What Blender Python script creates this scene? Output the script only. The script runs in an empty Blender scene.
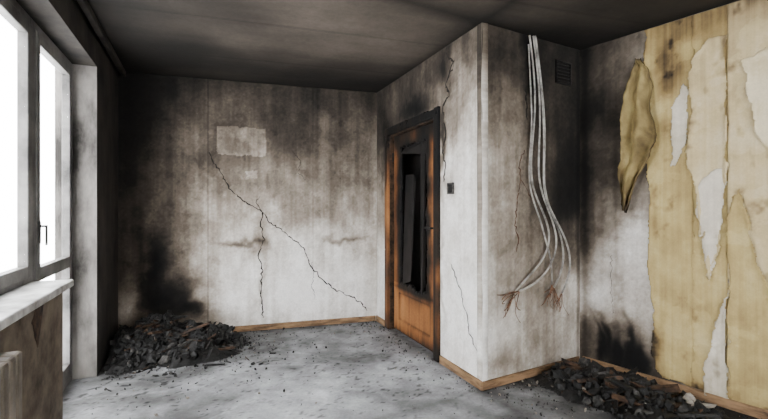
import bpy, bmesh, math, random
import numpy as np
from mathutils import Vector, Matrix
random.seed(7)
F,CX,HY,H=432.0,384.0,207.5,1.27
ZC=2.56
D=bpy.data
COLL=bpy.context.scene.collection
# ---------------- room plan (metres) ----------------
L=(-2.52,4.10); A=(-0.08,4.86); B=(0.683,3.01); C=(1.606,3.54); Dn=(2.29,2.58)
kd=(Dn[0]-C[0])/(C[1]-Dn[1])
R=(C[0]+kd*(C[1]+1.3),-1.3)
def nrm(a,b):
    dx,dy=b[0]-a[0],b[1]-a[1]; l=math.hypot(dx,dy); return (dx/l,dy/l,l)
class W:
    def __init__(s,a,b):
        s.a=a;s.b=b;s.dx,s.dy,s.len=nrm(a,b);s.nx,s.ny=s.dy,-s.dx
    def p(s,u,z,o=0.0): return Vector((s.a[0]+s.dx*u+s.nx*o,s.a[1]+s.dy*u+s.ny*o,z))
    def survey(s,x,y):   # photo measurement -> wall coordinates (u,z) in metres
        r=(x-CX)/F
        t=(r*s.a[1]-s.a[0])/((s.b[0]-s.a[0])-r*(s.b[1]-s.a[1]))
        Y=s.a[1]+t*(s.b[1]-s.a[1])
        return (t*s.len, H-(y-HY)*Y/F)
    def dist(s,x,y): return (x-s.a[0])*s.nx+(y-s.a[1])*s.ny
WB=W(L,A); WD=W(A,B); WF=W(B,C); WR=W(C,R)
LO=(-2.16,3.25); LE=(0.392,-0.920); LN=(0.920,0.392)
def lp(s,d,z): return Vector((LO[0]+LE[0]*s+LN[0]*d,LO[1]+LE[1]*s+LN[1]*d,z))
# ---------------- numpy noise ----------------
_T=[np.random.RandomState(i).rand(256,256) for i in range(6)]
def vn(x,y,k):
    T=_T[k%6]; x=np.asarray(x)+k*17.3+1000; y=np.asarray(y)+k*9.1+1000
    xi=np.floor(x).astype(int); yi=np.floor(y).astype(int); fx=x-xi; fy=y-yi
    fx=fx*fx*(3-2*fx); fy=fy*fy*(3-2*fy)
    a=T[xi%256,yi%256];b=T[(xi+1)%256,yi%256];c=T[xi%256,(yi+1)%256];d=T[(xi+1)%256,(yi+1)%256]
    return (a*(1-fx)+b*fx)*(1-fy)+(c*(1-fx)+d*fx)*fy
def fbm(x,y,k=0,o=4):
    s=0;a=1;t=0
    for i in range(o):
        s=s+a*vn(x*2**i,y*2**i,k+i); t+=a; a*=.5
    return s/t*2-1
def shepard(u,v,pts,p=3.0):
    num=np.zeros_like(u);den=np.zeros_like(u)
    for (a,b,s) in pts:
        w=1.0/((u-a)**2+(v-b)**2+0.012)**(p/2); num+=w*s; den+=w
    return num/den
def lin(c): 
    c=np.asarray(c,float); return np.where(c<=.04045,c/12.92,((c+.055)/1.055)**2.4)
def ramp(S,stops):
    xs=[s[0] for s in stops]
    return np.stack([np.interp(S,xs,[s[1][i] for s in stops]) for i in range(3)],-1)
def sstep(x,a,b): 
    t=np.clip((x-a)/(b-a),0,1); return t*t*(3-2*t)
PL=[(0,(.94,.93,.915)),(.15,(.81,.79,.76)),(.35,(.60,.56,.515)),(.55,(.415,.378,.335)),(.75,(.255,.227,.20)),(1,(.11,.10,.09)),(1.3,(.03,.028,.027))]
# ---------------- materials ----------------
def newmat(n):
    m=D.materials.new(n); m.use_nodes=True; nt=m.node_tree
    return m,nt,nt.nodes['Principled BSDF']
def noise_node(nt,scale,detail=6,rough=.6,vec=None,stretch=None,coord='Object'):
    n=nt.nodes.new('ShaderNodeTexNoise'); n.inputs['Scale'].default_value=scale
    n.inputs['Detail'].default_value=detail; n.inputs['Roughness'].default_value=rough
    tc=nt.nodes.new('ShaderNodeTexCoord'); src=tc.outputs[coord]
    if stretch:
        mp=nt.nodes.new('ShaderNodeMapping'); mp.inputs['Scale'].default_value=stretch
        nt.links.new(src,mp.inputs[0]); src=mp.outputs[0]
    nt.links.new(src,n.inputs['Vector']); return n
def add_bump(nt,b,src,st=.4,dist=.01):
    bp=nt.nodes.new('ShaderNodeBump'); bp.inputs['Strength'].default_value=st; bp.inputs['Distance'].default_value=dist
    nt.links.new(src,bp.inputs['Height']); nt.links.new(bp.outputs[0],b.inputs['Normal'])
def mat_attr(n,rough=.92,bump=.35,fine=70,amp=.25,mid=0):
    m,nt,b=newmat(n); at=nt.nodes.new('ShaderNodeAttribute'); at.attribute_name='Col'
    src=at.outputs['Color']
    for sc,am in ((fine,amp),(fine*.22,mid)):
        if am<=0: continue
        ns=noise_node(nt,sc,10,.75); mr=nt.nodes.new('ShaderNodeMapRange')
        mr.inputs[1].default_value=.35; mr.inputs[2].default_value=.65; mr.inputs[3].default_value=1-am; mr.inputs[4].default_value=1+am*.8
        nt.links.new(ns.outputs[0],mr.inputs[0])
        mx=nt.nodes.new('ShaderNodeVectorMath'); mx.operation='SCALE'
        nt.links.new(src,mx.inputs[0]); nt.links.new(mr.outputs[0],mx.inputs['Scale']); src=mx.outputs[0]
    nt.links.new(src,b.inputs['Base Color']); b.inputs['Roughness'].default_value=rough
    n2=noise_node(nt,22,8,.65); add_bump(nt,b,n2.outputs[0],bump,.01); b.inputs['Specular IOR Level'].default_value=.25
    return m
def mat_mix(n,c1,c2,scale=8,rough=.85,bump=.3,stretch=None,lo=.35,hi=.65,c3=None,coord='Object',metal=0):
    m,nt,b=newmat(n); ns=noise_node(nt,scale,8,.65,stretch=stretch,coord=coord)
    cr=nt.nodes.new('ShaderNodeValToRGB'); e=cr.color_ramp.elements
    e[0].position=lo; e[0].color=(*lin(c1),1); e[1].position=hi; e[1].color=(*lin(c2),1)
    if c3: x=e.new((lo+hi)/2); x.color=(*lin(c3),1)
    nt.links.new(ns.outputs[0],cr.inputs[0]); nt.links.new(cr.outputs[0],b.inputs['Base Color'])
    b.inputs['Roughness'].default_value=rough; b.inputs['Metallic'].default_value=metal
    b.inputs['Specular IOR Level'].default_value=.3
    add_bump(nt,b,ns.outputs[0],bump,.01); return m
M_wall=mat_attr('sooty_plaster',amp=.13,mid=.07,bump=.45); M_ceil=mat_attr('sooty_ceiling_paint',bump=.2,fine=30,amp=.12,mid=.08)
M_floor=mat_attr('dusty_concrete',rough=.8,bump=.35,fine=40,amp=.20,mid=.10)
M_wood=mat_attr('charred_door_wood',rough=.8,bump=.3,fine=60,amp=.2)
M_sheet=mat_attr('aged_wallpaper',rough=.92,bump=.2,fine=90,amp=.08,mid=.08)
M_soot=mat_mix('heavy_soot_plaster',(.06,.055,.05),(.27,.25,.23),3.0,stretch=(1,1,.6),lo=.35,hi=.72)
M_reveal=mat_mix('reveal_plaster',(.15,.14,.13),(.60,.58,.56),1.8,stretch=(1,1,.45),lo=.36,hi=.66)
M_parapet=mat_mix('parapet_plaster',(.22,.19,.16),(.50,.45,.39),5,lo=.35,hi=.7)
M_frame=mat_mix('smoked_window_paint',(.16,.155,.15),(.50,.49,.48),4,rough=.5,bump=.05,lo=.3,hi=.70)
M_sill=mat_mix('dirty_sill_paint',(.50,.49,.48),(.84,.84,.83),6,rough=.5,bump=.05)
M_base=mat_mix('skirting_wood',(.24,.18,.13),(.58,.46,.34),5,rough=.85,bump=.1,stretch=(1,1,5),lo=.3,hi=.6)
M_char=mat_mix('charcoal',(.015,.015,.015),(.12,.115,.11),25,rough=.6,bump=.8)
M_ash=mat_mix('ash_grey',(.05,.05,.05),(.30,.29,.28),30,rough=.95,bump=.6)
M_plast=mat_mix('plaster_chunk',(.36,.33,.30),(.64,.61,.57),20,rough=.95,bump=.5)
M_brown=mat_mix('scorched_wood',(.09,.06,.04),(.34,.25,.18),14,rough=.8,bump=.5,lo=.4,hi=.7)
M_crack=mat_mix('crack_dark',(.05,.045,.04),(.16,.14,.12),20)
M_rust=mat_mix('rust_stain',(.16,.10,.07),(.36,.25,.18),20)
M_hall=mat_mix('hall_shade_and_char',(.02,.02,.02),(.12,.10,.09),3)  # hall and vent shade put into a near-black colour, also charred panel
M_cable=mat_mix('cable_sheath',(.36,.345,.33),(.72,.705,.68),12,rough=.5,bump=.05)
M_copper=mat_mix('copper_strand',(.25,.17,.12),(.52,.37,.27),30,rough=.5,metal=.3,bump=.1)
M_metal=mat_mix('sooted_metal',(.08,.08,.08),(.35,.34,.33),20,rough=.5,metal=.5,bump=.1)
M_rad=mat_mix('radiator_enamel',(.26,.23,.20),(.50,.46,.41),6,rough=.5,bump=.1)
g,nt,b=newmat('window_glass')
for n in list(nt.nodes):
    if n.type!='OUTPUT_MATERIAL': nt.nodes.remove(n)
tr=nt.nodes.new('ShaderNodeBsdfTransparent'); gl=nt.nodes.new('ShaderNodeBsdfGlossy'); gl.inputs['Roughness'].default_value=.03
mx=nt.nodes.new('ShaderNodeMixShader'); mx.inputs[0].default_value=.04
nt.links.new(tr.outputs[0],mx.inputs[1]); nt.links.new(gl.outputs[0],mx.inputs[2]); nt.links.new(mx.outputs[0],nt.nodes['Material Output'].inputs[0])
M_glass=g
# ---------------- mesh helpers ----------------
def obj_from(name,verts,faces,mats,parent=None,smooth=False):
    me=D.meshes.new(name); me.from_pydata([tuple(v) for v in verts],[],faces); 
    for m in mats: me.materials.append(m)
    o=D.objects.new(name,me); COLL.objects.link(o)
    if parent: o.parent=parent
    if smooth: me.polygons.foreach_set('use_smooth',[True]*len(me.polygons))
    me.update(); return o
def bm_obj(name,bm,mats,parent=None,bevel=0):
    me=D.meshes.new(name); bmesh.ops.recalc_face_normals(bm,faces=bm.faces[:]); bm.to_mesh(me); bm.free()
    for m in mats: me.materials.append(m)
    o=D.objects.new(name,me); COLL.objects.link(o)
    if parent: o.parent=parent
    if bevel:
        md=o.modifiers.new('Bevel','BEVEL'); md.width=bevel; md.segments=2; md.limit_method='ANGLE'
    return o
def empty(name,loc=(0,0,0)):
    o=D.objects.new(name,None); COLL.objects.link(o); return o
def box(bm,P,a0,a1,b0,b1,c0,c1,mi=0):
    vs=[bm.verts.new(P(a,b,c)) for a in (a0,a1) for b in (b0,b1) for c in (c0,c1)]
    for q in ((0,1,3,2),(4,6,7,5),(0,4,5,1),(2,3,7,6),(0,2,6,4),(1,5,7,3)):
        f=bm.faces.new([vs[i] for i in q]); f.material_index=mi
def reframe(top):
    """give the object the window wall's own axes as its local frame"""
    M=Matrix(((LE[0],-LN[0],0,LO[0]),(LE[1],-LN[1],0,LO[1]),(0,0,1,0),(0,0,0,1)))
    if M.determinant()<0: M=Matrix(((LE[0],LN[0],0,LO[0]),(LE[1],LN[1],0,LO[1]),(0,0,1,0),(0,0,0,1)))
    inv=M.inverted()
    for o in [top]+list(top.children):
        if o.type=='MESH': o.data.transform(inv)
    top.matrix_world=M
def grid_obj(name,U,V,posfn,colfn,mat,hole=None,parent=None,thick=0,flip=False,offset=-1):
    nu,nv=len(U),len(V); uu,vv=np.meshgrid(U,V,indexing='ij'); u=uu.ravel(); v=vv.ravel()
    co=posfn(u,v); idx=np.arange(nu*nv).reshape(nu,nv)
    q=np.stack([idx[:-1,:-1],idx[1:,:-1],idx[1:,1:],idx[:-1,1:]],-1).reshape(-1,4)
    if hole is not None:
        cu=(uu[:-1,:-1]+uu[1:,1:]).ravel()/2; cv=(vv[:-1,:-1]+vv[1:,1:]).ravel()/2
        q=q[~hole(cu,cv)]
    if flip: q=q[:,::-1]
    me=D.meshes.new(name); me.vertices.add(len(co)); me.vertices.foreach_set('co',co.astype(np.float32).ravel())
    nf=len(q); me.loops.add(nf*4); me.loops.foreach_set('vertex_index',q.astype(np.int32).ravel())
    me.polygons.add(nf); me.polygons.foreach_set('loop_start',np.arange(0,nf*4,4,dtype=np.int32))
    try: me.polygons.foreach_set('loop_total',np.full(nf,4,dtype=np.int32))
    except Exception: pass
    me.update(calc_edges=True)
    bm=bmesh.new(); 
    col=me.color_attributes.new('Col','FLOAT_COLOR','POINT')
    c=np.ones((len(co),4),np.float32); c[:,:3]=lin(colfn(u,v)); col.data.foreach_set('color',c.ravel())
    bm.from_mesh(me); loose=[x for x in bm.verts if not x.link_faces]
    if loose: bmesh.ops.delete(bm,geom=loose,context='VERTS')
    bm.to_mesh(me); bm.free()
    me.materials.append(mat); me.validate(); me.update()
    o=D.objects.new(name,me); COLL.objects.link(o)
    if parent: o.parent=parent
    if thick:
        s=o.modifiers.new('Solidify','SOLIDIFY'); s.thickness=thick; s.offset=offset
    return o
def wall_panel(name,w,u0,u1,z0,z1,colfn,step=.01,hole=None,thick=.05):
    U=np.linspace(u0,u1,max(2,int(round((u1-u0)/step))+1)); V=np.linspace(z0,z1,max(2,int(round((z1-z0)/step))+1))
    def pos(u,z):
        rel=.0025*fbm(u*3,z*3,2,3)
        return np.stack([w.a[0]+w.dx*u+w.nx*rel,w.a[1]+w.dy*u+w.ny*rel,z],-1)
    return grid_obj(name,U,V,pos,colfn,M_wall,hole=hole,thick=thick)
def soot_fn(w,samples,blobs=(),k=0,rectpatch=(),seams_edges=(),amp=1.0):
    pts=[(*w.survey(x,y),s) for (x,y,s) in samples]
    bl=[]
    for (x,y,rx,ry,s) in blobs:
        c=w.survey(x,y); e=w.survey(x+rx,y); f=w.survey(x,y+ry)
        bl.append((c[0],c[1],abs(e[0]-c[0])+1e-3,abs(f[1]-c[1])+1e-3,s))
    def fn(u,z):
        wu=u+.12*fbm(u*2.5,z*2.5,k+1)+.05*fbm(u*9,z*9,k+2); wz=z+.14*fbm(u*2.2,z*2.2,k+3)+.05*fbm(u*10,z*10,k)
        S=shepard(wu,wz,pts)
        mid=np.clip(1.2-abs(S-.5)*1.3,.3,1)
        S=S+amp*(.15*fbm(u*2.2,z*2.2,k+4,5)*np.clip(mid+.25,0,1)+.12*fbm(u*8,z*6,k+5,6)*mid+.13*fbm(u*20,z*1.1,k+1,4)*mid+.05*fbm(u*60,z*60,k+2,2))
        n1=fbm(u*4.5+.3*fbm(u*6,z*6,k),z*4.5,k+2,6)
        S=S-.045*sstep(n1,.14,.20)*mid+.045*sstep(-n1,.18,.24)*mid
        n2=fbm(u*13,z*13,k+4,4); S=S+.06*sstep(n2,.38,.46)*mid-.05*sstep(-n2,.40,.48)*mid
        sc=np.abs(fbm(u*3+z*5,z*1.5-u*2,k+1,3)); S=S-.05*np.exp(-(sc/.008)**2)*mid
        for (a,b_,ra,rb,s) in bl:
            d=((wu-a)/ra)**2+((wz-b_)/rb)**2
            S=S+s*np.exp(-d*1.2)
        for (x0,y0,x1,y1,s) in rectpatch:
            a0,za=w.survey(x0,y0); a1,zb=w.survey(x1,y1)
            e=.018*fbm(u*20,z*20,k)
            m=(u>a0+e)&(u<a1+e)&(z<za+e)&(z>zb+e); S=np.where(m,S+s*(.8+.6*fbm(u*8,z*8,k)),S)
        for (x,s,wd) in seams_edges:
            a=w.survey(x,200)[0]+.004*fbm(z*6,z*0,k); S=S+s*np.exp(-((u-a)/wd)**2)
        return ramp(np.clip(S,-.05,1.3),PL)
    return fn
# ---------------- walls ----------------
backS=[(125,80,1.18),(160,80,1.08),(210,82,.98),(260,86,.92),(310,90,.95),(370,98,.84),
(125,110,1.15),(160,110,.96),(210,110,.80),(260,112,.78),(310,112,.82),(368,112,.74),
(125,140,1.12),(160,140,.88),(190,140,.75),(240,140,.66),(300,140,.73),(340,140,.71),(372,140,.65),
(125,175,1.08),(155,175,.82),(185,175,.66),(230,175,.56),(260,175,.55),(300,175,.57),(340,175,.58),(372,175,.52),
(125,210,1.0),(150,210,.76),(180,210,.53),(220,210,.38),(260,210,.36),(300,210,.37),(340,210,.37),(372,210,.33),
(125,240,.85),(150,240,.80),(180,240,.50),(205,240,.30),(230,240,.16),(258,240,.24),(290,240,.13),(320,240,.15),(350,240,.19),(375,240,.16),
(122,270,.85),(135,272,.45),(152,270,.95),(175,270,.65),(200,270,.18),(230,270,.02),(260,270,.10),(300,270,-.01),(350,270,.02),
(122,300,.6),(135,298,.35),(150,300,1.0),(180,300,.88),(203,300,.22),(230,300,.02),(300,300,-.02),(350,300,.02),(370,315,.08)]
wall_back=wall_panel('wall_back',WB,-.06,WB.len+.02,0,ZC,soot_fn(WB,backS,
  blobs=[(262,243,7,10,.35),(243,243,18,3,.4),(262,285,3,30,.2),(345,240,22,3,.3),(150,272,12,28,.5),(166,298,18,18,.5),(188,313,14,8,.6),(325,125,10,14,-.14)],
  rectpatch=[(217,126,266,156,-.22),(246,171,257,179,-.16),(217,126,242,138,-.05)],seams_edges=[(208,.16,.006),(313,.08,.006)]),step=.008)
doorS=[(381,100,.92),(381,130,.82),(385,160,.6),(384,200,.35),(384,250,.18),(384,300,.10),(400,95,.84),(420,85,.74),(432,75,.78),(445,55,.85),(445,90,.48),(446,130,.36),(447,170,.23),(448,210,.13),(450,260,.07),(450,310,.0),(452,350,.03),
(470,42,.80),(468,80,.44),(470,130,.24),(472,180,.13),(470,230,.07),(470,300,.01),(475,370,.06),(480,100,.22),(480,200,.09)]
du0,du1,dz1=.35,1.36,2.04
def dhole(u,z): return (u>du0)&(u<du1)&(z<dz1)
wall_door=wall_panel('wall_hall_side',WD,-.02,WD.len,0,ZC,soot_fn(WD,doorS,k=1,
  blobs=[(415,112,16,9,.5),(443,125,4,22,.4),(442,160,3,40,.4),(442,280,2,50,.3),(451,188,6,7,.25),(385,150,4,40,.3),(449,60,4,22,.2)]),step=.009,hole=dhole)
frontS=[(487,45,.80),(487,100,.50),(487,160,.36),(487,220,.25),(487,280,.17),(487,350,.15),
(510,48,.88),(510,100,.62),(510,160,.50),(510,220,.40),(510,280,.31),(510,350,.22),
(545,52,.96),(545,100,.82),(545,160,.78),(545,220,.68),(545,270,.42),(545,335,.26),
(572,55,1.06),(572,100,1.03),(572,160,1.1),(572,205,1.1),(572,250,.76),(572,300,.36),(572,345,.22)]
wall_front=wall_panel('wall_column_front',WF,0,WF.len+.03,0,ZC,soot_fn(WF,frontS,k=2,
  blobs=[(531,60,5,40,.4),(560,205,14,36,.25),(500,365,20,8,.15)],seams_edges=[(484,-.14,.01),(578,.2,.02)]),step=.008)  # edge strips: paler at the outer corner, darker at the inner one
rightS=[(585,60,.95),(585,120,1.05),(585,180,.95),(585,230,.70),(585,270,.32),(585,310,.12),(586,340,.6),
(607,60,.70),(607,110,.83),(607,160,.78),(607,210,.56),(607,245,.22),(607,300,.04),(607,325,.4),
(628,60,.68),(628,110,.72),(628,160,.60),(628,215,.46),(628,250,.15),(628,310,.05),(628,330,.5),
(648,60,.6),(648,150,.5),(648,250,.15),(648,320,.2),(648,360,.7),(610,352,1.1),(632,358,1.1),(592,350,.7),
(700,60,.35),(700,150,.2),(700,300,.12),(768,60,.3),(768,200,.15),(768,400,.15)]
wall_right=wall_panel('wall_right',WR,-.03,WR.len,0,ZC,soot_fn(WR,rightS,k=3,
  blobs=[(597,342,4,20,.7),(604,332,3,16,.6),(614,345,6,17,.8),(626,337,4,21,.7),(636,350,7,18,.7),(600,100,10,20,.15)],seams_edges=[(585,.2,.03)]),step=.011)  # last entry darkens a strip along the inner corner
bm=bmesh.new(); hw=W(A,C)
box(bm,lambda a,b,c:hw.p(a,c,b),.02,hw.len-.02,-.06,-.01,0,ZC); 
hall_block=bm_obj('hall_light_block',bm,[M_hall])  # added slab closing the space behind the door against sky light
bm=bmesh.new()
box(bm,lp,-1.0,0,-.26,0,0,ZC,0)
box(bm,lp,0,2.6,-.26,0,2.33,ZC,0)
box(bm,lp,.88,2.6,-.26,0,0,.82,2)
box(bm,lp,2.6,5.2,-.26,0,0,ZC,2)
wl=bm_obj('wall_left',bm,[M_soot,M_reveal,M_parapet])
for p in wl.data.polygons:
    c=p.center
    s=(c.x-LO[0])*LE[0]+(c.y-LO[1])*LE[1]
    if abs(s)<.01 and p.area>.4: p.material_index=1
SR=5.0; e0=lp(SR,0,0); WX=W(R,(e0.x,e0.y)); bm=bmesh.new(); f=lambda a,b,c:WX.p(a,c,b)
o0,o1=1.0,WX.len-.9
box(bm,f,-.1,o0,-.25,0,0,ZC); box(bm,f,o1,WX.len+.1,-.25,0,0,ZC); box(bm,f,o0,o1,-.25,0,0,.85); box(bm,f,o0,o1,-.25,0,2.3,ZC)
bm_obj('added_rear_wall',bm,[M_parapet])  # unseen rear wall added; its opening is sized to limit light from behind
# ---------------- floor / ceiling ----------------
def fpt(x,y,h=H):
    Y=h*F/abs(y-HY); return ((x-CX)/F*Y,Y)
def outside(x,y): return ((x-LO[0])*LN[0]+(y-LO[1])*LN[1])<-.27
fl=[(*fpt(x,y),s) for x,y,s in [(80,385,.42),(100,372,.75),(150,375,.68),(200,362,.65),(235,345,.58),(130,405,.40),(200,390,.36),(260,375,.30),(320,350,.36),(300,400,.25),(360,375,.27),(370,330,.42),
 (410,400,.29),(430,370,.33),(470,400,.37),(520,395,.48),(550,385,.85),(520,410,.42),(600,400,.95),(660,415,.85),(160,345,1.05),(300,332,.46),(440,415,.29),(60,415,.40)]]
FLR=[(0,(.79,.80,.81)),(.3,(.585,.59,.60)),(.6,(.36,.36,.36)),(1,(.115,.115,.115))]
def floorcol(x,y):
    wx=x+.15*fbm(x*2,y*2,1); wy=y+.15*fbm(x*2,y*2,3)
    S=shepard(wx,wy,fl)+.24*fbm(x*2.0,y*2.0,2,5)+.20*fbm(x*7,y*7,0,5)
    n1=fbm(x*3.2+.4*fbm(x*4,y*4,1),y*3.2,2,6); S=S-.05*sstep(n1,.12,.2)+.06*sstep(-n1,.2,.28)
    sw=np.abs(fbm(x*1.6+.4*fbm(x*2,y*2,0),y*2.4,4,3)); S=S-.10*np.exp(-(sw/.05)**2)
    sp=fbm(x*30,y*30,4,2); S=S+np.where(sp>.5,.35,0)*np.clip(fbm(x*3,y*3,5)+.7,0,1)
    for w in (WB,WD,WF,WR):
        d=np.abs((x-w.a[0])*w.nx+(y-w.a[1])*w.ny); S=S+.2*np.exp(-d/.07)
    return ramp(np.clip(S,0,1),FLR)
rng=lambda a,b,s: np.linspace(a,b,int((b-a)/s)+1)
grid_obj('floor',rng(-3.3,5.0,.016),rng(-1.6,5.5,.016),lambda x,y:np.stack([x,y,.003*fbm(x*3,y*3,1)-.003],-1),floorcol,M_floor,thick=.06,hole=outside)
HC=ZC-H
cl=[(*fpt(x,y,HC),s) for x,y,s in [(140,66,1.12),(200,72,1.05),(300,82,1.05),(365,85,.95),(110,20,1.12),(180,40,.95),(250,45,.82),(330,50,.77),(400,50,.74),(200,10,.88),(300,15,.77),(420,20,.76),(470,18,.87),(520,15,.84),(560,38,1.08),(620,10,.95),(360,72,.86)]]
CE=[(.3,(.62,.59,.55)),(.5,(.48,.445,.41)),(.7,(.34,.31,.28)),(.9,(.205,.185,.165)),(1.1,(.10,.09,.08))]
def ceilcol(x,y):
    a=x*WB.dx+y*WB.dy; c=-x*WB.dy+y*WB.dx
    S=shepard(x+.1*fbm(x*2,y*2,0),y,cl,2.5)+.13*fbm(a*.6,c*2.6,1,5)+.16*fbm(x*1.6,y*1.6,2,6)+.02*fbm(a*1.5,c*16,3,3)
    for q in (2.35,3.15,3.95): S=S+.08*np.exp(-((c-q-.004*fbm(a*3,c*0,1))/.012)**2)
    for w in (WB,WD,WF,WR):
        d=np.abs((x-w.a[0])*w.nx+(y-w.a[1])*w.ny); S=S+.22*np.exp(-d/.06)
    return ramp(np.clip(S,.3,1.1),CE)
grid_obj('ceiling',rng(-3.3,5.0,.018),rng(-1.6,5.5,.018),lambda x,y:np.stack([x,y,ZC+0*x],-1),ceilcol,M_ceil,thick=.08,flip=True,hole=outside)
# ---------------- cracks ----------------
def crack(name,w,pix,wd,mat,parent,jit=.011,off=.004):
    pts=[w.survey(*p) for p in pix]; out=[]
    for i in range(len(pts)-1):
        (a,b_),(c,d)=pts[i],pts[i+1]; n=max(2,int(math.hypot(c-a,d-b_)/.022))
        for k in range(n):
            t=k/n; j=jit if (k or i) else 0
            out.append((a+(c-a)*t+random.uniform(-j,j),b_+(d-b_)*t+random.uniform(-j,j)))
    out.append(pts[-1]); vs=[];n=len(out)
    for i,(u,z) in enumerate(out):
        p=out[max(0,i-1)];q=out[min(n-1,i+1)]; dx,dz=q[0]-p[0],q[1]-p[1]; l=math.hypot(dx,dz)+1e-6
        ww=wd*random.uniform(.35,1.3)*min(1,(n-i)/4+.15)/2
        for sg in (-1,1): vs.append(w.p(u-dz/l*ww*sg,z+dx/l*ww*sg,off))
    fs=[(2*i,2*i+1,2*i+3,2*i+2) for i in range(n-1)]
    return obj_from(name,vs,fs,[mat],parent)
crack('crack_main',WB,[(209,152),(216,165),(224,178),(231,190),(242,200),(252,206),(262,212),(270,222),(281,230),(292,238),(301,246),(308,256),(311,266),(322,279),(335,290),(348,295),(360,302),(367,311)],.012,M_crack,wall_back)
crack('crack_branch',WB,[(312,262),(314,275),(312,286),(316,300)],.005,M_crack,wall_back)
crack('crack_branch',WB,[(262,212),(257,202),(260,196)],.008,M_crack,wall_back)
crack('crack_seam',WB,[(263,212),(261,225),(264,240),(259,255),(262,270),(261,290),(263,318)],.013,M_crack,wall_back)
crack('crack_fine',WB,[(292,150),(300,160),(298,172),(306,180)],.004,M_crack,wall_back)
crack('crack_wall',WD,[(449,42),(446,52),(453,62),(450,74),(446,84),(450,95),(443,106),(444,120),(446,134),(443,150),(446,165),(444,182)],.020,M_crack,wall_door)
crack('crack_wall',WD,[(450,74),(454,68),(455,60)],.012,M_crack,wall_door)
crack('crack_wall',WD,[(452,264),(456,278),(461,290),(463,303),(468,318),(470,334),(478,352)],.009,M_crack,wall_door)
crack('crack_wall',WD,[(379,100),(382,115),(386,122),(385,128)],.012,M_crack,wall_door)
crack('crack_rusty',WF,[(524,150),(519,165),(521,180),(516,200),(515,225),(518,240),(516,252)],.012,M_rust,wall_front)
crack('crack_rusty',WF,[(521,180),(528,192),(531,200)],.008,M_rust,wall_front)
crack('crack_top',WF,[(530,34),(528,60),(526,90),(527,120)],.02,M_crack,wall_front)
crack('crack_wall',WR,[(612,255),(611,290),(613,318)],.003,M_crack,wall_right)
# ---------------- baseboards ----------------
def base(name,w,u0,u1,h=.07,t=.02):
    bm=bmesh.new(); box(bm,lambda a,b,c:w.p(a,c,b),u0,u1,.004,t,0,h); return bm_obj(name,bm,[M_base],bevel=.004)
base('baseboard_back',WB,.62,WB.len-.02,h=.06)
bm=bmesh.new(); f=lambda a,b,c:WD.p(a,c,b); box(bm,f,.02,.27,.004,.02,0,.065); box(bm,f,1.44,WD.len+.015,.004,.02,0,.065); bm_obj('baseboard_hall_side',bm,[M_base],bevel=.004)
base('baseboard_column',WF,-.015,WF.len-.03,h=.06)
base('baseboard_right',WR,.03,WR.len,h=.065)
# ---------------- interior door (burnt) ----------------
door=empty('door_1')
WO=[(0,(.63,.43,.26)),(.25,(.52,.34,.19)),(.5,(.32,.20,.115)),(.75,(.13,.095,.065)),(1.1,(.035,.03,.03))]
hu0,hu1,hz0,hz1=.54,1.10,.50,1.88
def leafcol(u,z):
    e=.06*fbm(u*8,z*6,1,4); dx=np.maximum(np.maximum(hu0-u,u-hu1),0); dz=np.maximum(np.maximum(hz0-z,z-hz1),0)
    d=np.hypot(dx,dz)+e
    S=.08+1.0*np.exp(-np.clip(d,0,9)/.07)+.20*fbm(u*26,z*1.3,2,4)+.32*fbm(u*4,z*2.5,3,4)
    S=S+np.clip((z-1.84)*3.5,0,.9)+.6*np.exp(-(z/.06))+.5*np.exp(-((u-1.3)/.03)**2)*(z<1.3)+np.clip((.56-u)*1.6,0,.35)*(z>.5)
    S=S+.35*np.exp(-np.abs(z-.46)/.02)+.3*np.exp(-np.abs(z-.13)/.008)*((u>.5)&(u<1.16))+.3*np.exp(-np.abs(u-.5)/.008)*((z>.13)&(z<.4))+.3*np.exp(-np.abs(u-1.16)/.008)*((z>.13)&(z<.4))+.3*np.exp(-np.abs(z-.40)/.008)*((u>.5)&(u<1.16))
    return ramp(np.clip(S,0,1.1),WO)
def leafhole(u,z):
    return (u>hu0+.03*fbm(z*14,z*3,1)) & (u<hu1+.04*fbm(z*12,z*5,2)) & (z>hz0+.05*fbm(u*16,u*2,3)) & (z<hz1+.04*fbm(u*18,u*3,4))
def leafpos(u,z):
    rec=-.045-.010*((u>.5)&(u<1.16)&(z>.13)&(z<.40))
    return np.stack([WD.a[0]+WD.dx*u+WD.nx*rec,WD.a[1]+WD.dy*u+WD.ny*rec,z],-1)
grid_obj('door_leaf',rng(.38,1.34,.012),rng(.012,2.01,.012),leafpos,leafcol,M_wood,hole=leafhole,parent=door,thick=.035)
def casecol(u,z):
    S=.36+.30*fbm(u*30,z*1.5,1,4)+.42*fbm(u*3,z*3,4,4)+np.clip((z-1.4)*.9,0,.55)+.3*np.exp(-z/.1)
    S=S+np.where((u>.36)&(u<1.35),.2,0)*(z>1.9)
    S=S+np.where(u>1.2,.5*np.clip(fbm(z*2,z,3)+.8,0,1),0)
    return ramp(np.clip(S,0,1.1),WO)
def casehole(u,z):
    n=.012*np.clip(fbm(z*9,u*9,2),0,1)
    return ((u>.365)&(u<1.345)&(z<2.02))|(fbm(u*25,z*25,3,2)>.62)&(z>1.5)|(u<.285+n)|(z>2.10-2*n)
def casepos(u,z):
    return np.stack([WD.a[0]+WD.dx*u+WD.nx*.024,WD.a[1]+WD.dy*u+WD.ny*.024,z],-1)
grid_obj('door_casing',rng(.285,1.425,.01),rng(0.0,2.10,.01),casepos,casecol,M_wood,hole=casehole,parent=door,thick=.05)
bm=bmesh.new(); f=lambda a,b,c:WD.p(a,c,b)
box(bm,f,.35,.38,-.09,.0,0,2.04); box(bm,f,1.342,1.372,-.09,.0,0,2.04); box(bm,f,.35,1.37,-.09,.0,2.012,2.045)
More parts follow.
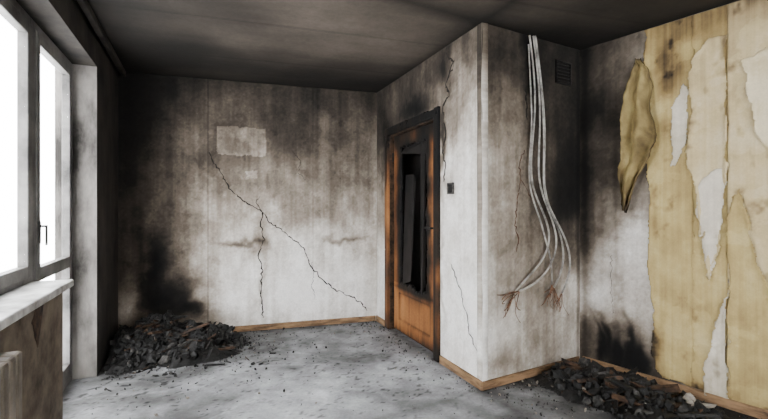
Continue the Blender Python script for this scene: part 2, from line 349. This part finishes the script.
bm_obj('jamb_lining',bm,[M_brown],door)
bm=bmesh.new()
box(bm,f,.60,.78,-.075,-.06,.52,1.55); box(bm,f,.98,1.03,-.075,-.055,.5,1.86); box(bm,f,.56,1.1,-.075,-.06,1.78,1.87)
for v in bm.verts: v.co+=Vector((random.uniform(-.02,.02),random.uniform(-.02,.02),random.uniform(-.06,.06)))
bm_obj('charred_panel_remains',bm,[M_hall],door)
bm=bmesh.new()
box(bm,f,1.25,1.29,-.045,-.035,.96,1.16); box(bm,f,1.262,1.278,-.036,.012,1.085,1.10); box(bm,f,1.16,1.278,.0,.014,1.083,1.102)
for z in (.35,1.75): box(bm,f,.366,.384,-.045,-.02,z,z+.09)
bm_obj('handle_and_hinges',bm,[M_char],door,bevel=.003)
# ---------------- windows ----------------
def frame_obj(name,boxes,mat,parent,bevel=.005):
    bm=bmesh.new()
    for b_ in boxes: box(bm,lp,*b_)
    return bm_obj(name,bm,[mat],parent,bevel)
bd=empty('door_2')
d0,d1=-.205,-.152
k0,k1=-.195,-.145
frame_obj('outer_frame',[(0,.045,d0,d1,0,2.33),(.775,.82,d0,d1,0,2.33),(.045,.775,d0,d1,2.28,2.33),(.045,.775,d0,d1,0,.05)],M_frame,bd)
frame_obj('leaf_frame',[(.04,.10,k0,k1,.05,2.285),(.72,.78,k0,k1,.05,2.285),(.10,.72,k0,k1,2.22,2.285),(.10,.72,k0,k1,.05,.15),(.10,.72,k0,k1,.84,.92)],M_frame,bd)
frame_obj('glass',[(.10,.72,-.162,-.158,.15,.84),(.10,.72,-.162,-.158,.92,2.22)],M_glass,bd,0)
frame_obj('handle',[(.738,.762,-.145,-.137,1.06,1.19),(.745,.756,-.137,-.105,1.155,1.168),(.745,.756,-.115,-.103,1.05,1.168)],M_metal,bd,.003)
w1=empty('window_1')
frame_obj('outer_frame',[(.82,.865,d0,d1,.82,2.33),(2.54,2.6,d0,d1,.82,2.33),(.865,2.54,d0,d1,2.28,2.33),(.865,2.54,d0,d1,.82,.89)],M_frame,w1)
frame_obj('sash',[(.86,.92,k0,k1,.885,2.285),(1.66,1.725,k0,k1,.885,2.285),(1.735,1.80,k0,k1,.885,2.285),(2.48,2.545,k0,k1,.885,2.285),
 (.92,1.66,k0,k1,2.22,2.285),(1.8,2.48,k0,k1,2.22,2.285),(.92,1.66,k0,k1,.885,.95),(1.8,2.48,k0,k1,.885,.95)],M_frame,w1)
frame_obj('glass',[(.92,1.66,-.162,-.158,.95,2.22),(1.8,2.48,-.162,-.158,.95,2.22)],M_glass,w1,0)
bm=bmesh.new(); box(bm,lp,.86,2.6,-.15,.05,.82,.86); bm_obj('window_sill',bm,[M_sill],bevel=.008)
def patch(name,P,outline,mat,parent,off,jit=.006,sub=.02,curl=0):
    out=[]
    for i in range(len(outline)):
        (a,b_),(c,d)=outline[i],outline[(i+1)%len(outline)]; n=max(1,int(math.hypot(c-a,d-b_)/sub))
        for k in range(n):
            t=k/n; j=jit if n>1 else 0
            out.append((a+(c-a)*t+random.uniform(-j,j),b_+(d-b_)*t+random.uniform(-j,j)))
    bm=bmesh.new(); vs=[bm.verts.new(P(u,z,off)) for u,z in out]; fc=bm.faces.new(vs); bmesh.ops.triangulate(bm,faces=[fc])
    me=D.meshes.new(name); bm.to_mesh(me); bm.free(); me.materials.append(mat)
    o=D.objects.new(name,me); COLL.objects.link(o); o.parent=parent
    s=o.modifiers.new('Solidify','SOLIDIFY'); s.thickness=.0012; s.offset=0
    return o
lpp=lambda u,z,o: lp(u,o,z)
patch('peeled_plaster',lpp,[(1.22,.80),(1.33,.80),(1.38,.74),(1.34,.66),(1.30,.60),(1.27,.69)],M_brown,wl,.004)
reframe(wl)
# radiator
rad=empty('radiator'); bm=bmesh.new(); s=1.90
for i in range(13):
    box(bm,lp,s,s+.052,.05,.13,.12,.76); s+=.06
bm_obj('sections',bm,[M_rad],rad,bevel=.012)
bm=bmesh.new(); box(bm,lp,1.88,2.68,.075,.105,.16,.20); box(bm,lp,1.88,2.68,.075,.105,.68,.72); box(bm,lp,1.95,1.98,.001,.06,.66,.69); box(bm,lp,2.6,2.63,.001,.06,.66,.69);box(bm,lp,1.86,1.89,.075,.105,0,.2)
bm_obj('pipes_and_brackets',bm,[M_rad],rad,bevel=.008)
reframe(rad)
bm=bmesh.new(); box(bm,lp,-.9,4.9,.03,.07,ZC-.05,ZC-.002); bm_obj('curtain_rail',bm,[M_soot],bevel=.006)
# ---------------- wallpaper : torn sheets cut from fine grids ----------------
wp=empty('torn_wallpaper'); sv=WR.survey
def inpoly(u,z,poly):
    r=np.zeros(u.shape,bool); n=len(poly)
    for i in range(n):
        (x0,y0),(x1,y1)=poly[i],poly[(i+1)%n]
        if y0==y1: continue
        c=((y0>z)!=(y1>z))&(u<(x1-x0)*(z-y0)/(y1-y0)+x0); r^=c
    return r
YP=[(0,(.80,.74,.56)),(.35,(.69,.61,.41)),(.6,(.55,.465,.305)),(.85,(.33,.27,.18)),(1.1,(.12,.10,.08))]
YP2=[(0,(.83,.78,.66)),(.35,(.74,.67,.51)),(.6,(.59,.515,.38)),(.85,(.35,.295,.22)),(1.1,(.12,.10,.08))]
BK=[(0,(.83,.80,.74)),(.35,(.70,.66,.58)),(.6,(.52,.47,.40)),(.85,(.31,.27,.23)),(1.1,(.12,.11,.09))]
def sheet(name,pix,pal,off,k,curl=0,base=.2,stain=(),real=None,step=.006,jag=.016):
    poly=real if real else [sv(*p) for p in pix]
    us=[p[0] for p in poly]; zs=[min(p[1],ZC-.008) for p in poly]; poly=list(zip([p[0] for p in poly],zs))
    u0,u1,z0,z1=min(us)-.02,max(us)+.02,min(zs)-.02,min(ZC-.006,max(zs)+.02)
    P=np.array(poly); a=P; b_=np.roll(P,-1,0)
    def jit(u,z): return u+jag*fbm(u*16,z*16,k,5),z+jag*fbm(u*16,z*16,k+2,5)
    def hole(u,z):
        ju,jz=jit(u,z); jz=np.minimum(jz,ZC-.009); return ~inpoly(ju,jz,poly)
    def edge(u,z):
        d=np.full(u.shape,9.)
        for (p,q) in zip(a,b_):
            e=q-p; L2=(e**2).sum()+1e-9
            if p[1]>ZC-.05 and q[1]>ZC-.05: continue
            t=np.clip(((u-p[0])*e[0]+(z-p[1])*e[1])/L2,0,1); d=np.minimum(d,np.hypot(u-p[0]-t*e[0],z-p[1]-t*e[1]))
        return d
    def col(u,z):
        S=base+.10*fbm(u*80,z*1.5,k,3)+.26*fbm(u*2.6,z*2.2,3,5)+.17*fbm(u*10,z*8,2,5)+.14*np.exp(-edge(u,z)/.008)
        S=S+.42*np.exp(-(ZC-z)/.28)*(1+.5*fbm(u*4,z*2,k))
        st=fbm(u*11,z*9,k+3,4); S=S+np.where(st>.34,(st-.34)*.9,0)
        n1=fbm(u*6,z*6,1,6); S=S-.08*sstep(n1,.16,.2)
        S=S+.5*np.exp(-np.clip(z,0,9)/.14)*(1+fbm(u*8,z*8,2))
        for (x,y,rx,ry,s) in stain:
            c=sv(x,y); e=sv(x+rx,y); f_=sv(x,y+ry); q=np.exp(-((u-c[0])/(e[0]-c[0]))**2-((z-c[1])/(f_[1]-c[1]))**2)
            S=S+s*q*(1+.8*fbm(u*9,z*9,k))
        return ramp(np.clip(S,0,1.1),pal)
    def pos(u,z):
        d=edge(u,z); o=off+.004*np.clip(fbm(u*5,z*3,k),-.3,1)+curl*np.exp(-d/.022)*np.clip(.4+fbm(u*4,z*4,k+4),0,1)
        return np.stack([WR.a[0]+WR.dx*u+WR.nx*o,WR.a[1]+WR.dy*u+WR.ny*o,z],-1)
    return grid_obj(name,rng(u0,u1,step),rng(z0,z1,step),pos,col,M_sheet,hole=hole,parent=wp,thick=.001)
eL=sv(646,200)[0]; e1=sv(692,200)[0]; e2=sv(728,200)[0]; e3=sv(800,200)[0]
T=ZC
sheet('strip',None,YP,.006,0,.014,.32,real=[(eL,T),(e1+.01,T),(e1+.005,.07),(eL+.10,.07),(eL+.04,.22),(eL+.06,.5),(eL+.01,.8),(eL+.025,1.3),(eL-.005,1.8)],jag=.022,
  stain=[(665,70,14,25,.35),(668,130,10,12,.25),(700,110,5,30,.1),(655,225,6,10,.2),(662,300,8,20,.15),(650,345,12,30,.8)])
sheet('strip',None,YP,.0065,0,.0,.30,real=[(e1,T),(e2-.002,T),(e2-.002,.07),(e1,.07)],stain=[(710,60,14,20,.15)],jag=.001)
sheet('strip',None,YP2,.0085,2,.006,.28,real=[(e2+.002,T),(e3,T),(e3,.07),(e2+.002,.07)],jag=.003,stain=[(750,100,14,30,.1)])
sheet('strip',None,YP,.008,3,.006,.28,real=[(e3+.004,T),(e3+.9,T),(e3+.9,.07),(e3+.004,.07)],jag=.003,step=.012)
sheet('torn_backing',[(672,108),(679,96),(686,84),(690,92),(688,120),(687,142),(681,158),(676,166),(671,168),(674,140)],BK,.013,4,.012,.16,jag=.022)
sheet('torn_backing',[(690,62),(708,40),(727,36),(727,188),(723,205),(721,238),(716,262),(711,284),(708,262),(705,232),(702,240),(699,205),(695,182),(688,165),(692,120)],YP2,.0145,5,.022,.24,jag=.026)
sheet('torn_backing',[(697,190),(712,172),(726,165),(726,190),(722,232),(717,258),(711,282),(707,258),(705,230),(701,238)],BK,.018,1,.018,.08,jag=.026)
sheet('torn_backing',[(727,292),(727,400),(706,394),(703,372),(711,345),(718,320),(724,300)],BK,.013,0,.018,.14,jag=.026)
sheet('torn_yellow',[(729,420),(729,215),(735,196),(741,190),(748,220),(758,262),(768,285),(785,320),(800,440),(800,470),(729,450)],YP,.014,3,.016,.30,jag=.026)
sheet('torn_backing',[(742,60),(768,50),(792,58),(792,160),(776,178),(770,150),(757,134),(750,105)],YP2,.0145,2,.022,.10,jag=.026)
# hanging curled flap
left=[(637,58),(634,75),(630,100),(629,130),(626,150),(625,170),(625,190),(626,210)]
right=[(643,60),(647,70),(654,95),(658,125),(657,142),(654,158),(642,180),(630,212)]
NU,NV=30,90
def flappos(w_,v):
    T_=v*(len(left)-1); i=np.minimum(T_.astype(int),len(left)-2); ff=T_-i
    lu=np.array([sv(*p) for p in left]); ru=np.array([sv(*p) for p in right])
    a=lu[i]+(lu[i+1]-lu[i])*ff[:,None]; b_=ru[i]+(ru[i+1]-ru[i])*ff[:,None]
    p=a+(b_-a)*w_[:,None]
    off=.018+.070*np.sin(np.minimum(1,v*1.1)*math.pi*.6)*(.30+.70*(1-w_)**1.2)+.032*np.sin(w_*11+v*4)*np.minimum(1,v*3)+.010*np.sin(v*21+w_*7)+.030*fbm(w_*3,v*5,2)
    off=np.maximum(.016,off); u=p[:,0]+.010*np.sin(v*13)+.022*fbm(w_*2,v*12,1,4); z=p[:,1]+.02*fbm(w_*5,v*3,3)
    return np.stack([WR.a[0]+WR.dx*u+WR.nx*off,WR.a[1]+WR.dy*u+WR.ny*off,z],-1)
def flapcol(w_,v):
    S=.38+.26*fbm(w_*3,v*5,1,4)+.20*fbm(w_*9,v*24,2,3)+.5*np.exp(-v/.06)+.5*np.exp(-(1-v)/.08)+.25*np.exp(-w_/.08)+.25*np.exp(-(1-w_)/.06)
    return ramp(np.clip(S,0,1.1),[(0,(.68,.62,.43)),(.35,(.57,.50,.33)),(.6,(.41,.35,.23)),(.85,(.23,.185,.125)),(1.1,(.10,.08,.06))])
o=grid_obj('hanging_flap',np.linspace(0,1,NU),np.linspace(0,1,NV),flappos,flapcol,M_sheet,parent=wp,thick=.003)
o.data.polygons.foreach_set('use_smooth',[True]*len(o.data.polygons))
# ---------------- cables ----------------
cab=empty('hanging_cables')
def curve(name,pts,r,mat,parent):
    cu=D.curves.new(name,'CURVE'); cu.dimensions='3D'; cu.bevel_depth=r; cu.bevel_resolution=3; cu.resolution_u=8; cu.use_fill_caps=True
    sp=cu.splines.new('NURBS'); sp.points.add(len(pts)-1)
    for i,p in enumerate(pts): sp.points[i].co=(*p,1)
    sp.use_endpoint_u=True; sp.order_u=4; cu.materials.append(mat)
    o=D.objects.new(name,cu); COLL.objects.link(o); o.parent=parent; return o
def cable(pix,offs,r=.0072):
    pts=[]
    for i,(x,y) in enumerate(pix):
        u,z=WF.survey(x,y); pts.append(WF.p(u,min(z,ZC-.005),offs[i] if i<len(offs) else offs[-1]))
    curve('cable',pts,r,M_cable,cab); return pts[-1],(pts[-1]-pts[-2]).normalized()
O=[.015,.03,.04,.05,.05,.05,.05,.04,.035]
ends=[cable([(528,34),(531,70),(532,110),(526,150),(525,185),(537,210),(547,236),(538,264),(520,280),(510,293)],O),
cable([(531,34),(533,70),(535,110),(532,150),(531,186),(543,213),(553,240),(546,266),(530,284),(513,290)],[.02,.045,.055,.065,.065,.065,.055]),
cable([(534,34),(537,75),(541,118),(539,158),(538,195),(551,222),(560,250),(558,272),(550,287)],O),
cable([(532,34),(535,80),(537,130),(535,170),(535,200),(554,230),(564,256),(562,276),(554,292)],[.03,.06,.07,.08,.08,.08,.07]),
cable([(527,45),(527,80),(529,125),(523,165),(525,195),(535,218),(541,243),(548,262),(548,284)],O,.006)]
for (p,d) in ends:
    for k in range(6):
        q=Vector((random.uniform(-.9,.9)*WF.dx,random.uniform(-.9,.9)*WF.dy,random.uniform(-.9,.1)))
        dd=(d*.8+q).normalized(); l=random.uniform(.08,.19)
        def wig(s): 
            a=random.uniform(-s,s); return Vector((a*WF.dx,a*WF.dy,random.uniform(-s,s*.6)))
        curve('copper_strand',[p-d*.01,p+dd*l*.2,p+dd*l*.5+wig(.025),p+dd*l*.8+wig(.03),p+dd*l+wig(.04)],random.choice([.0016,.002,.0032]),M_copper,cab)
# vent
v=empty('air_vent'); (ua,za),(ub,zb)=WF.survey(555,60),WF.survey(570,86)
bm=bmesh.new(); f=lambda a,b,c:WF.p(a,c,b); t=.012
for b_ in ((ua,ub,0,.014,za-t,za),(ua,ub,0,.014,zb,zb+t),(ua,ua+t,0,.014,zb,za),(ub-t,ub,0,.014,zb,za)): box(bm,f,*b_)
n=6
for i in range(n):
    z=zb+t+(za-zb-2*t)*(i+.5)/n; box(bm,f,ua+t,ub-t,.002,.010,z-.004,z+.004)
bm_obj('grille',bm,[M_char],v)
bm=bmesh.new(); box(bm,f,ua+.005,ub-.005,.001,.004,zb+.005,za-.005); bm_obj('shade_plate',bm,[M_hall],v)  # dark plate stands in for the shade inside the vent
# switch box
sw=empty('light_switch_box'); (ua,za),(ub,zb)=WD.survey(448.5,183),WD.survey(454.5,194)
bm=bmesh.new(); f=lambda a,b,c:WD.p(a,c,b); t=.012
for b_ in ((ua,ub,0,.016,za-t,za),(ua,ub,0,.016,zb,zb+t),(ua,ua+t,0,.016,zb,za),(ub-t,ub,0,.016,zb,za)): box(bm,f,*b_)
bm_obj('surround',bm,[M_metal],sw,.003)
bm=bmesh.new(); box(bm,f,ua+.004,ub-.004,.001,.006,zb+.004,za-.004); bm_obj('black_inset',bm,[M_char],sw)  # black plate fills the recess of the switch box
# ---------------- rubble ----------------
def ico():
    bm=bmesh.new(); bmesh.ops.create_icosphere(bm,subdivisions=1,radius=1)
    v=np.array([x.co[:] for x in bm.verts]); f=[tuple(q.index for q in fc.verts) for fc in bm.faces]; bm.free(); return v,f
IV,IF=ico()
CV=np.array([(x,y,z) for x in(-1,1) for y in(-1,1) for z in(-1,1)],float); CF=[(0,1,3,2),(4,6,7,5),(0,4,5,1),(2,3,7,6),(0,2,6,4),(1,5,7,3)]
RS=np.random.RandomState(11)
def rotm(flat=False,fl=.2):
    e=RS.rand(3)*6.28
    if flat: e[0]=RS.normal(0,fl); e[1]=RS.normal(0,fl)
    return np.array(Matrix.Rotation(e[2],3,'Z')@Matrix.Rotation(e[1],3,'Y')@Matrix.Rotation(e[0],3,'X'))
def chunks(V_,F_,M_,pos,size,mi,kind='ico'):
    if kind=='ico': v=IV*(1+RS.uniform(-.38,.3,(len(IV),1))); v=v*np.array([1,RS.uniform(.5,1),RS.uniform(.35,.8)])*size; f=IF; r=rotm()
    elif kind=='slab': v=CV+RS.uniform(-.3,.3,CV.shape); v=v*np.array([1,RS.uniform(.5,.9),.15])*size; f=CF; r=rotm(True,.45)
    else: v=CV*(1+RS.uniform(-.3,.1,CV.shape)); v=v*np.array([1,.10,.07])*size; f=CF; r=rotm(True)
    v=v@r.T+np.array(pos); b0=len(V_); V_.extend(map(tuple,v)); F_.extend(tuple(i+b0 for i in q) for q in f); M_.extend([mi]*len(f))
def inside(x,y,m,walls): return all(w.dist(x,y)>m for w in walls)
class LW:
    def dist(s,x,y): return (x-LO[0])*LN[0]+(y-LO[1])*LN[1]
def pile(name,c,ax,ra,rb,h,n,walls,k,pal,extra=()):
    ay=(-ax[1],ax[0]); V_=[];F_=[];M_=[]
    def ht(x,y):
        a=((x-c[0])*ax[0]+(y-c[1])*ax[1])/ra; b_=((x-c[0])*ay[0]+(y-c[1])*ay[1])/rb
        q=a*a+b_*b_+.6*float(fbm(np.array(x*4.),np.array(y*4.),k)); 
        return h*max(0,1-q)**.9*(1+.5*float(fbm(np.array(x*10.),np.array(y*10.),k+1)))
    st=.025; m=int(max(ra,rb)*1.5/st); idx={}
    for i in range(-m,m+1):
        for j in range(-m,m+1):
            x=c[0]+i*st;y=c[1]+j*st
            if inside(x,y,.03,walls): idx[(i,j)]=len(V_); V_.append((x,y,ht(x,y)-.004))
    for (i,j),a in idx.items():
        q=[idx.get(t) for t in((i,j),(i+1,j),(i+1,j+1),(i,j+1))]
        if None not in q and max(V_[t][2] for t in q)>0: F_.append(tuple(q)); M_.append(0)
    for _ in range(n):
        for _t in range(20):
            rr=abs(RS.normal(0,.62)); th=RS.rand()*6.283
            x=c[0]+(ax[0]*math.cos(th)*ra+ay[0]*math.sin(th)*rb)*rr; y=c[1]+(ax[1]*math.cos(th)*ra+ay[1]*math.sin(th)*rb)*rr
            s=min(.055,.007+RS.exponential(.012))*(1 if rr<1 else .45)
            if inside(x,y,s*1.3+.03,walls): break
        else: continue
        p=RS.rand(); mi=int(np.searchsorted(np.cumsum(pal),p)); mi=min(mi,3)
        kind='slab' if RS.rand()<.30 else 'ico'
        if mi==2: s=min(s,.016)
        if mi==3 or RS.rand()<.04: kind='stick'; s=min(.16,s*4.0)
        if kind=='stick' and not inside(x,y,s+.04,walls): s*=.3
        chunks(V_,F_,M_,(x,y,ht(x,y)+s*.3*(1 if kind=='ico' else .25)),s,mi,kind)
    for (x,y,s,mi,kind) in extra: chunks(V_,F_,M_,(x,y,ht(x,y)+.02+s*(.4 if kind=='ico' else .05)),s,mi,kind)
    o=obj_from(name,V_,F_,[M_char,M_ash,M_plast,M_brown]); o.data.polygons.foreach_set('material_index',M_); return o
pile('rubble_pile',(-2.0,3.86),(WB.dx,WB.dy),.74,.50,.18,2900,[WB,LW()],1,[.80,.15,.02,.03],extra=[(-1.60,3.95,.035,2,'slab'),(-2.05,3.5,.07,3,'stick'),(-1.85,3.75,.14,0,'stick'),(-1.95,3.90,.16,0,'stick'),(-1.7,3.9,.10,3,'stick')])
axr=nrm(C,R); pile('rubble_pile',(1.60,2.94),(axr[0],axr[1]),.70,.33,.09,2100,[WF,WR],2,[.72,.15,.05,.08],
 extra=[(1.45,2.92,.17,3,'stick'),(1.70,2.80,.2,3,'stick'),(1.6,2.75,.16,0,'stick'),(1.80,2.62,.19,3,'stick'),(1.38,2.98,.12,0,'stick'),(1.90,2.70,.05,2,'ico'),(1.95,2.60,.045,2,'ico'),(1.86,2.62,.03,2,'ico')])
V_=[];F_=[];M_=[]
allw=[WB,LW()]
def okp(x,y):
    if not inside(x,y,.03,allw): return False
    if WD.dist(x,y)<.03 and WF.dist(x,y)<.03: return False
    if x>1.2 and WR.dist(x,y)<.03: return False
    return True
cnt=0
while cnt<1700:
    m=RS.rand()
    if m<.35: w=[WB,WD,WF,WR][RS.randint(4)]; u=RS.rand()*min(w.len,2.6); d=.03+RS.exponential(.10); q=w.p(u,0,d); x,y=q.x,q.y
    elif m<.6: x,y=-1.8+RS.normal(0,.6),3.6+RS.normal(0,.4)
    elif m<.8: x,y=1.3+RS.normal(0,.45),2.8+RS.normal(0,.3)
    else: x,y=RS.uniform(-2,2),RS.uniform(1.8,4.6)
    if not okp(x,y): continue
    s=min(.014,.0025+RS.exponential(.0028)); chunks(V_,F_,M_,(x,y,s*.4),s,[0,0,0,1,1,2][RS.randint(6)],'ico'); cnt+=1
o=obj_from('scattered_debris',V_,F_,[M_char,M_ash,M_plast]); o.data.polygons.foreach_set('material_index',M_)
# ---------------- light ----------------
wd=D.worlds.new('overcast_sky'); bpy.context.scene.world=wd; wd.use_nodes=True
bg=wd.node_tree.nodes['Background']; bg.inputs[0].default_value=(.97,.985,1,1); bg.inputs[1].default_value=18.5
# ---------------- camera ----------------
cam=D.cameras.new('camera'); co=D.objects.new('camera',cam); COLL.objects.link(co); co.location=(0,0,H); co.rotation_euler=(math.pi/2,0,0)
cam.sensor_width=36; cam.lens=F/768*36; cam.shift_y=-2/768; cam.clip_start=.05
bpy.context.scene.camera=co
